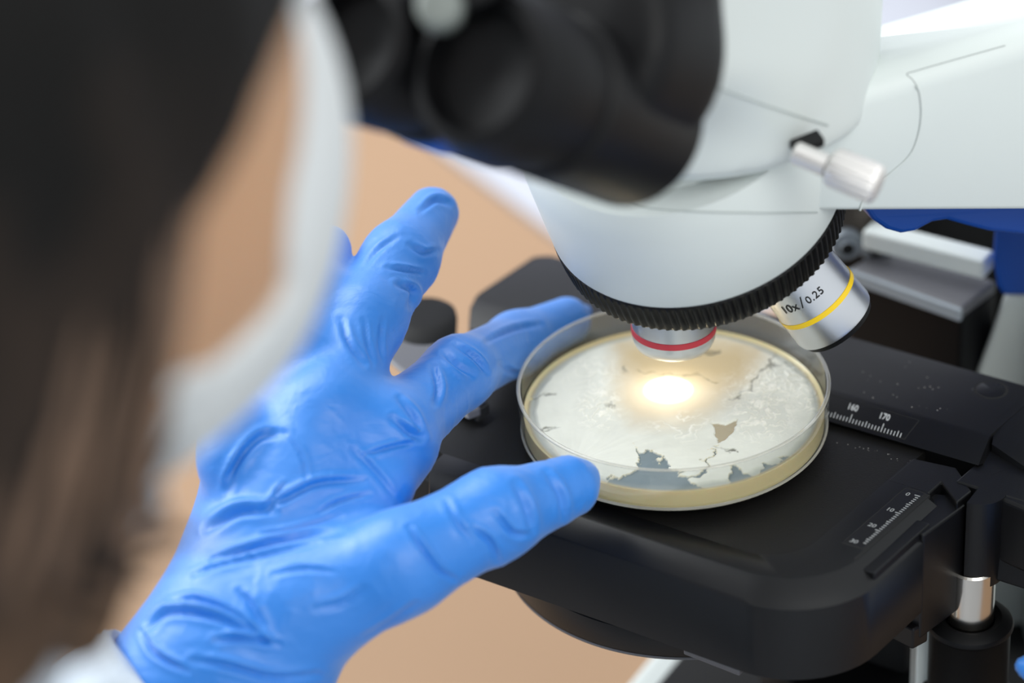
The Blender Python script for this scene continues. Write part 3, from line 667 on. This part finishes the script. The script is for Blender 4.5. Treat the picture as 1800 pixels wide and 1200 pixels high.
for pts, w in (([(1460, 245), (1425, 300), (1370, 345), (1340, 385), (1320, 430), (1270, 460), (1215, 485)], 5), ([(1400, 310), (1470, 312)], 8), ([(1425, 285), (1430, 325)], 8), ([(1300, 435), (1350, 462)], 6),
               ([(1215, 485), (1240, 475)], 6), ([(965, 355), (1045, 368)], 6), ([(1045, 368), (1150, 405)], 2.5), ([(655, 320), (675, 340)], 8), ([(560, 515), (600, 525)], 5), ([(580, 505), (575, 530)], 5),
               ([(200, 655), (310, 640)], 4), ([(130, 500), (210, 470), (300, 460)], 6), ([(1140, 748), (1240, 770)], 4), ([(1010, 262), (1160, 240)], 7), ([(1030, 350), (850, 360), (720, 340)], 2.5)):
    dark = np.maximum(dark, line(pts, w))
# yellow-brown thin film in the middle, objective's shade painted in, crusty veins on the lobes
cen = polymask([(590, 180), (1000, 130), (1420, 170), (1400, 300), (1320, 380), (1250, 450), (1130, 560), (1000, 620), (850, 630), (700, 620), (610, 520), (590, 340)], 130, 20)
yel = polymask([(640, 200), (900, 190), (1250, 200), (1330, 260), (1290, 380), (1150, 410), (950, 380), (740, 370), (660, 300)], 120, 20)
def vein(cx0, cy0, sx, sy, sc, off):
    m = np.exp(-(((cx_-cx0)/sx)**2+((cy_-cy0)/sy)**2)**1.5)
    w1 = fbm(np.stack([X*sc, Y*sc, X*0], -1), 3, off); w2 = fbm(np.stack([X*sc, Y*sc, X*0+5], -1), 3, off+4)
    q = np.stack([X*sc*1.3+1.6*w1, Y*sc*1.3+1.6*w2, X*0], -1)
    rdg = np.clip(1-np.abs(fbm(q, 2, off+9))*6, 0, 1)
    return rdg*m
vn = np.maximum.reduce([vein(1370, 520, 180, 180, .34, 1), vein(1560, 330, 120, 150, .36, 22), vein(1450, 420, 130, 120, .4, 43), vein(520, 540, 110, 110, .36, 31), vein(470, 360, 150, 90, .2, 13)*.5, vein(960, 640, 160, 70, .22, 53)*.7, vein(1640, 500, 100, 60, .3, 71)])
edge_r = np.clip((rr-39.3+1.1*fbm(np.stack([X/6, Y/6, X*0], -1), 3, 77))/1.5, 0, 1)
edge_y = edge_r*np.clip((cx_-900)/300*0+1, 0, 1)
C = lambda r, g_, b: np.array(srgb(r, g_, b)[:3])
col = np.zeros(X.shape+(3,)); col[:] = C(226, 227, 214)
fan = fbm(np.stack([np.arctan2(Y+26, X+30)*14, np.hypot(X+30, Y+26)/9, X*0], -1), 3, 60)
col *= (1+.05*fan[..., None]+.05*fbm(np.stack([X/5, Y/5, X*0], -1), 4, 40)[..., None])
mix = lambda a, b, t: a*(1-t[..., None])+b*t[..., None]
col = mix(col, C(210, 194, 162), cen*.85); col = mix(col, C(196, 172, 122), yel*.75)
col = mix(col, C(252, 250, 236), np.clip(vn*1.3, 0, 1)*.95)
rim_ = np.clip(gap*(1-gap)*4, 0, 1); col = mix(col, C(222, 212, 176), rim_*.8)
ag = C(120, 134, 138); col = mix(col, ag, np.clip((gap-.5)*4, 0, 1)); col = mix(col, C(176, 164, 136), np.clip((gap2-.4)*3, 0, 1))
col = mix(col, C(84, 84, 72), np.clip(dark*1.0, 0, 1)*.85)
er = edge_r*(1-gap*.6); col = mix(col, C(168, 172, 164), er*.7); col = mix(col, C(196, 178, 134), np.clip((rr-41.2)/.8, 0, 1)*.8)
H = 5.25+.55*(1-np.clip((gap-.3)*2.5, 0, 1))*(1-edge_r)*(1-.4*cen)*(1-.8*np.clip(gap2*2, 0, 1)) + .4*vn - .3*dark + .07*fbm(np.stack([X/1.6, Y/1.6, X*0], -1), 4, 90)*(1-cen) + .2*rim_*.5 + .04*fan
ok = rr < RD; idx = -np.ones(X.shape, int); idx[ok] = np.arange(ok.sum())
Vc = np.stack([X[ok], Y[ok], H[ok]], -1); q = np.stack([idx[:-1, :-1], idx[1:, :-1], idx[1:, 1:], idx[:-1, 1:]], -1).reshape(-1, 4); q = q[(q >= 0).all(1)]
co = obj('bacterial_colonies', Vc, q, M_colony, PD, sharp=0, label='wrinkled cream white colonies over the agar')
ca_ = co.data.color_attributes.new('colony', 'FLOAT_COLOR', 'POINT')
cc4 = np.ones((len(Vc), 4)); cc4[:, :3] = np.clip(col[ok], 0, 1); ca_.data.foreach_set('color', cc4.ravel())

# ------------------------------------------------------------------ person
PS = thing('person', (-260, -330, -BENCH-750), 'person in a white coat, face mask and blue gloves leaning over the microscope', 'person')
LH = dict(WR=(405, 1170, -15), TC=(535, 1068, 2), TM=(702, 990, 13), TI=(868, 905, 16), TT=(1000, 855, 13),
 IM=(672, 774, 22), IP=(806, 655, 21), ID=(908, 603, 8), IT=(996, 563, 5.5),
 MM=(572, 730, 31), MP=(643, 562, 42), MD=(704, 455, 46), MT=(760, 375, 48),
 RM=(500, 735, 26), RP=(524, 610, 42), RD=(554, 516, 48), RT=(576, 434, 50),
 PM=(452, 785, 14), PP=(414, 772, 30), PD=(408, 812, 26), PT=(420, 836, 15))
LJ = {k: at(v[0], v[1], z=v[2]) for k, v in LH.items()}
def hand_fn(P, J, g=0.0, fore=None):
    k = J
    palm = None
    for a, b, ra, rb in ((k['WR'], k['IM'], 21, 13.5), (k['WR'], k['MM'], 21.5, 13.5), (k['WR'], k['RM'], 21, 12.5), (k['WR'], k['PM'], 19, 11.5), (k['IM'], k['PM'], 11.5, 10.5), (k['WR'], k['TC'], 18, 15), (k['TC'], (k['IM']*.6+k['TM']*.4), 9, 5)):
        d = rcone(P, a, b, ra+g, rb+g); palm = d if palm is None else smin(palm, d, 9)
    def chain(names, rad):
        d = None
        for (a, b), (ra, rb) in zip(zip(names, names[1:]), zip(rad, rad[1:])):
            e = rcone(P, k[a], k[b], ra+g, rb+g); d = e if d is None else smin(d, e, 5)
        return d
    th = chain(('TC', 'TM', 'TI', 'TT'), (15.5, 13.0, 11.4, 8.0))
    out = smin(palm, th, 6.5)
    for nm, rad in (('I', (11.5, 9.4, 8.4, 6.8)), ('M', (11.2, 10.2, 9.9, 7.4)), ('R', (10.8, 8.4, 7.5, 6.0)), ('P', (10.5, 8.4, 7.8, 6.8))):
        out = smin(out, chain((nm+'M', nm+'P', nm+'D', nm+'T'), rad), 5.5)
    if g > 0: out = smin(smin(out, rcone(P, k['IT'], k['IT']+unit(k['IT']-k['ID'])*8.0, 3.4, 2.4), 2.5), rcone(P, k['TT'], k['TT']+unit(k['TT']-k['TI'])*6+np.array([0, 0, 1.5]), 5.2, 3.4), 3)
    if fore is not None: out = smin(out, rcone(P, k['WR'], fore[0], 22.5+g, fore[1]+g), 14)
    return out
FE = LJ['WR']+unit(np.array([-204, -90, -136.]))*75         # forearm direction
def glove(name, J, fore, h, creases=None, parent=PS, cut=None):
    pts = np.array(list(J.values())); lo = pts.min(0)-30; hi = pts.max(0)+26
    lo = np.minimum(lo, fore[0]-26); 
    def fn(P):
        d = hand_fn(P, J, .4, fore)
        if cut is not None: d = np.maximum(d, (P-cut[0])@cut[1])
        return d
    V, F = nets(fn, lo, hi, h); N = vnormals(V, F)
    # folds: across each bone, strongest near the joints
    segs = [('WR', 'IM', .5), ('WR', 'MM', .5), ('WR', 'RM', .5), ('WR', 'PM', .6), ('TC', 'TM', .45), ('TM', 'TI', .6), ('TI', 'TT', .45)]
    for f in 'IMRP': segs += [(f+'M', f+'P', .5), (f+'P', f+'D', .5), (f+'D', f+'T', .35)]
    best = np.full(len(V), 1e9); disp = np.zeros(len(V))
    allseg = [(J[a], J[b], s) for a, b, s in segs] + [(fore[0], J['WR'], 1.3)]
    Wt = np.zeros(len(V)); 
    for k, (a, b, s) in enumerate(allseg):
        ba = b-a; L = np.linalg.norm(ba); d = ba/L; t = np.clip(((V-a)@ba)/(L*L), 0, 1)
        dist = np.linalg.norm(V-a-t[:, None]*ba, axis=1); w = np.exp(-dist/2.2)
        al = (V-a)@d; per = V-al[:, None]*d
        tilt = .35*(per@unit(np.cross(d, [0, 0, 1])))
        q = np.stack([(al+tilt)/9., per@unit(np.cross(d, [0, 0, 1]))/15., per@unit(np.cross(d, np.cross(d, [0, 0, 1.])))/15.], -1)
        q = q + .7*fbm(V/15., 3, 5)[:, None]
        f1 = 1-np.abs(fbm(q, 2, 3.1+k*.0))*2.4; f1 = np.clip(f1, -.3, 1)**3
        q2 = q*2.1; f2 = np.clip(1-np.abs(noise(q2, 11))*2.6, 0, 1)**2
        jt = .35+.65*np.exp(-(np.minimum(t, 1-t)*L/9)**2)
        amp = np.clip(.45+.9*fbm(V/18., 2, 31), .05, 1.2)
        dd_ = s*jt*amp*(.75*f1+.45*f2); disp += w*dd_; Wt += w
    V = V + N*(disp/(Wt+1e-9))[:, None]
    if creases:
        vis = N@(-FWD) > .05; pp = project(V); dsp = np.zeros(len(V))
        for pts_, w, A in creases:
            C_ = spline(pts_, 24); d = np.full(len(V), 1e9); side = np.zeros(len(V)); tt_ = np.zeros(len(V))
            bb = (pp[:, 0] > C_[:, 0].min()-60) & (pp[:, 0] < C_[:, 0].max()+60) & (pp[:, 1] > C_[:, 1].min()-60) & (pp[:, 1] < C_[:, 1].max()+60) & vis
            ii = np.where(bb)[0]; Q = pp[ii]; dm = np.full(len(ii), 1e9); sd = np.zeros(len(ii)); tm = np.zeros(len(ii))
            for j in range(23):
                a, b = C_[j], C_[j+1]; ab = b-a; t = np.clip(((Q-a)@ab)/(ab@ab), 0, 1); r = Q-a-t[:, None]*ab; dd2 = np.hypot(r[:, 0], r[:, 1])
                m = dd2 < dm; dm = np.where(m, dd2, dm); sd = np.where(m, np.sign(ab[0]*r[:, 1]-ab[1]*r[:, 0]), sd); tm = np.where(m, (j+t)/23, tm)
            env = np.clip(np.sin(np.pi*np.clip(tm, .04, .96)), 0, 1)**.6
            x = sd*dm/w; dsp[ii] += A*env*(-1.0*np.exp(-(x)**2) + .75*np.exp(-((x+1.7)/1.1)**2) + .35*np.exp(-((x-1.7)/1.2)**2))
        V = V + N*dsp[:, None]
    return obj(name, V, F, M_glove, parent, sharp=0)
CR = [([(462, 895), (500, 878), (560, 850), (640, 845)], 9, 1.0), ([(365, 930), (420, 900), (480, 898)], 12, 1.6), ([(375, 985), (440, 965), (520, 945), (600, 935)], 9, 1.2),
 ([(340, 1010), (400, 990), (470, 975), (560, 955)], 7, .8), ([(262, 1105), (300, 1075), (380, 1085), (460, 1120)], 10, 1.5), ([(300, 1060), (350, 1055), (420, 1085), (470, 1130)], 8, 1.0),
 ([(380, 1125), (430, 1122), (490, 1132)], 8, 1.3), ([(400, 860), (420, 810), (455, 770), (500, 760)], 11, 1.0), ([(400, 840), (430, 790)], 7, .8), ([(640, 800), (690, 785), (738, 775)], 6, .8),
 ([(690, 735), (720, 760), (742, 770)], 9, 1.2), ([(830, 660), (800, 640), (780, 620)], 8, 1.0), ([(800, 605), (835, 630), (855, 655)], 7, 1.0), ([(760, 640), (770, 680), (765, 710)], 8, 1.0),
 ([(700, 500), (725, 512), (720, 540)], 8, 1.2), ([(680, 470), (715, 475), (745, 480)], 6, .8), ([(600, 560), (612, 600), (640, 640)], 8, .9), ([(640, 560), (645, 600), (655, 640)], 6, .6), ([(672, 560), (668, 600), (672, 635)], 6, .6),
 ([(718, 925), (740, 960), (770, 1000), (800, 1018)], 7, 1.2), ([(830, 930), (860, 950), (875, 985)], 8, 1.0), ([(905, 850), (925, 890), (935, 930)], 10, 1.0), ([(960, 830), (985, 870), (990, 910)], 9, .9),
 ([(870, 900), (900, 935), (930, 940)], 8, 1.0), ([(420, 1040), (440, 1060), (460, 1100)], 9, .9), ([(555, 1070), (600, 1060), (640, 1035)], 10, .6), ([(470, 900), (485, 870), (500, 850)], 6, .7),
 ([(250, 1110), (275, 1150), (330, 1180)], 8, 1.2), ([(880, 640), (905, 655), (925, 650)], 7, .8), ([(855, 600), (900, 580), (950, 570)], 7, .7), ([(560, 900), (600, 880), (650, 868)], 6, .6),
 ([(500, 760), (530, 800), (540, 850)], 6, .5), ([(700, 700), (725, 730), (742, 765)], 8, 1.1), ([(620, 790), (660, 830), (700, 880)], 8, .6), ([(640, 470), (665, 440), (700, 415)], 7, .5), ([(720, 430), (745, 445), (770, 440)], 7, .8),
 ([(460, 940), (520, 930), (600, 905)], 6, .6), ([(480, 1010), (530, 1000), (590, 1005)], 7, .6), ([(640, 1120), (690, 1090), (730, 1060)], 9, .7), ([(785, 880), (805, 920), (830, 950)], 8, .7), ([(340, 1160), (400, 1170), (480, 1190), (560, 1185)], 9, 1.0), ([(740, 370), (765, 352), (790, 358)], 7, 1.0)]
cn = unit(FE-LJ['WR'])
glv = glove('glove', LJ, (FE, 26), .72, [(p_, w_*.66, a_*1.25) for p_, w_, a_ in CR], cut=(LJ['WR']+cn*34, cn))
glv['label'] = 'blue nitrile glove on the left hand'

# head frame: facing the eyepieces, looking down
faz = math.radians(42); fp = math.radians(-5)
fy = np.array([math.cos(faz)*math.cos(fp), math.sin(faz)*math.cos(fp), -math.sin(fp)])
fx = unit(np.cross(fy, [0, 0, 1])); fz = np.cross(fx, fy); HM = np.array([fx, fy, fz])
HD = at(318, 598, d=590) - fy*58 + fz*88
def hl(x, y, z): return HD+fx*x+fy*y+fz*z
TS = np.array([-250., -318, -8.])       # chest centre
mdir = np.array([math.sin(faz), -math.cos(faz), 0])
SHL, SHR = TS-mdir*165+np.array([0, 0, 40]), TS+mdir*165+np.array([0, 0, 40])
EL = LJ['WR']+cn*245; ER = SHR+np.array([60, 10, -225]); WRR = at(2330, 1560, d=735)
def body_fn(P, coat=0):
    d = None
    if not coat:
        d = ellip(P, hl(0, -8, 12), (74, 92, 88), HM)
        d = smin(d, ellip(P, hl(0, 26, -32), (58, 58, 64), HM), 24)
        d = smin(d, ellip(P, hl(0, 56, -74), (24, 24, 18), HM), 20)                # chin
        d = smin(d, rcone(P, hl(0, 80, 8), hl(0, 96, -22), 7, 10), 12)          # nose
        d = smin(d, rcone(P, hl(-24, 74, -50), hl(24, 74, -50), 8, 8), 8)        # mouth
        for s in (-1, 1):
            d = smax(d, -ellip(P, hl(s*31, 94, 14), (16, 12, 11), HM), 8)
            d = smin(d, ellip(P, hl(s*77, -6, -8), (8, 17, 30), HM), 5)
        d = smin(d, rcone(P, hl(0, -30, -50), TS+np.array([0, 0, 105]), 55, 58), 18)
    t = ellip(P, TS+np.array([0, 0, -70]), (175+coat, 112+coat, 230+coat), np.array([mdir, np.cross([0, 0, 1], mdir), [0, 0, 1]]))
    t = smin(t, rcone(P, SHL, SHR, 62+coat, 62+coat), 40)
    a = smin(rcone(P, SHL, EL, 56+coat*1.5, 42+coat*1.5), rcone(P, EL, LJ['WR']+cn*(8 if not coat else 46), 40+coat, (21 if not coat else 28)+0), 16)
    b = smin(rcone(P, SHR, ER, 56+coat*1.5, 42+coat*1.5), rcone(P, ER, WRR, 40+coat, 24+coat*.6), 16)
    t = smin(smin(t, a, 20), b, 20)
    return t if d is None else smin(d, t, 20)
V, F = nets(lambda P: body_fn(P), (-470, -520, -340), (210, -60, 345), 5.5)
obj('body', V, F, M_skin, PS, sharp=0)
def coat_fn(P):
    d = body_fn(P, 9)
    d = smax(d, -rcone(P, hl(0, -30, -50), TS+np.array([0, 0, 105]), 64, 70), 4)
    d = smin(d, np.abs(rcone(P, hl(0, -26, -70), TS+np.array([0, 0, 112]), 70, 76))-2.5 + np.maximum(0, (P[..., 2]-95)*.6), 3)
    return d + 4*np.sin(P[..., 0]*.05+P[..., 2]*.07)
V, F = nets(coat_fn, (-480, -540, -350), (225, -60, 200), 5.5)
coat_o = obj('lab_coat', V, F, M_coat, PS, sharp=0, label='pale lab coat')
for s_ in (-1, 1):
    wing = [hl(s_*60, -6, -44), hl(s_*58, 12, -52), hl(s_*52, 16, -78), hl(s_*55, -6, -88), hl(s_*60, -28, -104), hl(s_*64, -32, -80)]
    inw = fx*(-s_*3)
    obj('collar', *loft([wing, [p+inw for p in wing]]), M_coat, coat_o, smooth=False)
# sleeve cuff with rolled hem round the glove
c0 = LJ['WR']+cn*18
def wob(j, r, th): return r+1.3*np.sin(th*5+j)+.8*np.sin(th*11+j*2)
obj('cuff', *lathe([(24.5, 0), (27.6, -1.5), (29.6, 0), (30.2, 4), (30.4, 14), (31.5, 40), (34, 80), (36, 120)], c0, cn, 72, wob), M_coat, PS, sharp=0, label='pale sleeve cuff over the glove')
# mask
def mask_fn(P):
    f = smin(ellip(P, hl(0, 26, -32), (58, 58, 64), HM), ellip(P, hl(0, 56, -74), (24, 24, 18), HM), 20)
    f = smin(f, ellip(P, hl(0, 52, -36), (38, 44, 44), HM), 20)
    q = (P-HD)@HM.T.astype(np.float32)
    f = f-3.5; sh = np.maximum(f, -(f+6)); sh = np.maximum(sh, np.minimum(50-q[..., 1], np.maximum(q[..., 2]+50, 17-q[..., 1]))); sh = np.maximum(sh, q[..., 2]-2)
    return sh
V, F = nets(mask_fn, HD-150, HD+150, 2.6)
mk = obj('face_mask', V, F, M_mask, PS, sharp=0, label='white surgical mask')
for s in (-1, 1):
    for zz in (-12, -74):
        obj('ear_loop', *tube(spline([hl(s*(46 if zz < -40 else 57), 42 if zz < -40 else 46, -60 if zz < -40 else -12), hl(s*(64 if zz < -40 else 72), 16, zz*.62), hl(s*82, -12, -6+zz*.3)], 14), 1.6, 8), M_mask, mk)
for s in (-1, 1):
    obj('eye', *lathe([(0.01, -12), (9, -8), (12, 0), (9, 8), (4, 11.3), (0.01, 12)], hl(s*31, 76, 14), fy, 24), M_eye, PS)
    obj('eyebrow', *tube(spline([hl(s*14, 98, 30), hl(s*32, 94, 36), hl(s*52, 78, 31)], 10), [1.5, 2.4, 3, 3, 3, 3, 3, 2.4, 1.8, 1], 8), M_hair, PS)
# hair
def hair_fn(P):
    q = (P-HD)@HM.T.astype(np.float32); y, z = q[..., 1], q[..., 2]
    d = ellip(P, hl(0, -10, 18), (88, 104, 102), HM); d = smin(d, ellip(P, hl(0, -50, -34), (80, 60, 78), HM), 26)
    for s in (-1, 1):
        d = smin(d, ellip(P, hl(s*66, -16, -8), (22, 56, 64), HM), 12)
        d = smin(d, rcone(P, hl(s*70, -4, -50), hl(s*62, -14, -84), 14, 7), 10)
        d = smin(d, rcone(P, hl(s*58, -46, -60), hl(s*50, -50, -84), 28, 14), 16)
    cut_ = (y-(43+1.2*np.maximum(z, -34))+1.3*np.maximum(np.abs(q[..., 0])-65, 0))/1.6
    d = smax(d, cut_, 8)
    return d + 1.8*noise(np.stack([q[..., 0]/8, y/8, z/60], -1), 3)
V, F = nets(hair_fn, HD-np.array([190, 190, 210]), HD+np.array([170, 170, 160]), 3.4)
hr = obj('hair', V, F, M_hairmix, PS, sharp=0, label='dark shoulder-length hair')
rnd = random.Random(11); lks = {}
for i in range(300):
    s = 1 if i % 4 else -1; y = rnd.uniform(-74, 14); x = 76-.0022*(y+10)**2+rnd.uniform(-3, 6)
    p0 = hl(s*(x-14), y+6, 58-.3*abs(y)); p1 = hl(s*(x+5), y+rnd.uniform(-3, 3), 2); p2 = hl(s*(x+rnd.uniform(-2, 4)), y-rnd.uniform(14, 30), -52)
    p3 = hl(s*(x-rnd.uniform(4, 16)), y-rnd.uniform(-2, 24), -rnd.uniform(50, 78))
    if s == 1 and rnd.random() < .10: p3 = p3+fy*rnd.uniform(8, 22)+fx*s*-12-fz*rnd.uniform(0, 34)
    lks.setdefault((s, rnd.random() < .42), []).append(tube(spline([p0, p1, p2, p3], 12), [1.7*k for k in (.3, .8, 1.1, 1.2, 1.2, 1.2, 1.1, 1, .85, .7, .5, .2)], 5))
for (s_, dk_), l_ in lks.items(): obj('hair_strands', *join(*l_), M_hair if dk_ else M_hairb, hr, label=None if dk_ else 'brown strands')
# right hand: gloved, on the focusing knob at the right
RJ = dict(WR=(2330, 1560), TC=(2180, 1480), TM=(2080, 1380), TI=(1990, 1330), TT=(1910, 1290), IM=(2110, 1260), IP=(1960, 1190), ID=(1880, 1175), IT=(1826, 1168),
  MM=(2150, 1210), MP=(2010, 1110), MD=(1900, 1080), MT=(1835, 1085), RM=(2200, 1190), RP=(2070, 1070), RD=(1960, 1040), RT=(1890, 1050), PM=(2250, 1210), PP=(2150, 1100), PD=(2070, 1060), PT=(2000, 1060))
dz = dict(W=735, T=760, I=770, M=785, R=800, P=812)
RJ = {k: at(v[0], v[1], d=dz[k[0]] if k[1] != 'M' else (dz[k[0]]+735)/2) for k, v in RJ.items()}
RJ = {k: v+RGT*3.2-UPV*1.5 for k, v in RJ.items()}
kc = (RJ['IT']+RJ['TT']+RJ['MT']+RJ['PT'])/4
fk = obj('focus_knob', *cyl(kc+np.array([4, -4, -2]), (0.1, 1, 0), 11, 14), M_rubber, MS, label='black focusing knob')
obj('knob_shaft', *cyl(kc+np.array([5.6, 12, -2]), (0.1, 1, 0), 5, 70), M_oc, fk)
cr_ = unit(ER-RJ['WR']); g2 = glove('glove', RJ, (RJ['WR']+cr_*60, 24), 1.8, None, cut=(RJ['WR']+cr_*26, cr_))
g2['label'] = 'blue nitrile glove on the right hand'
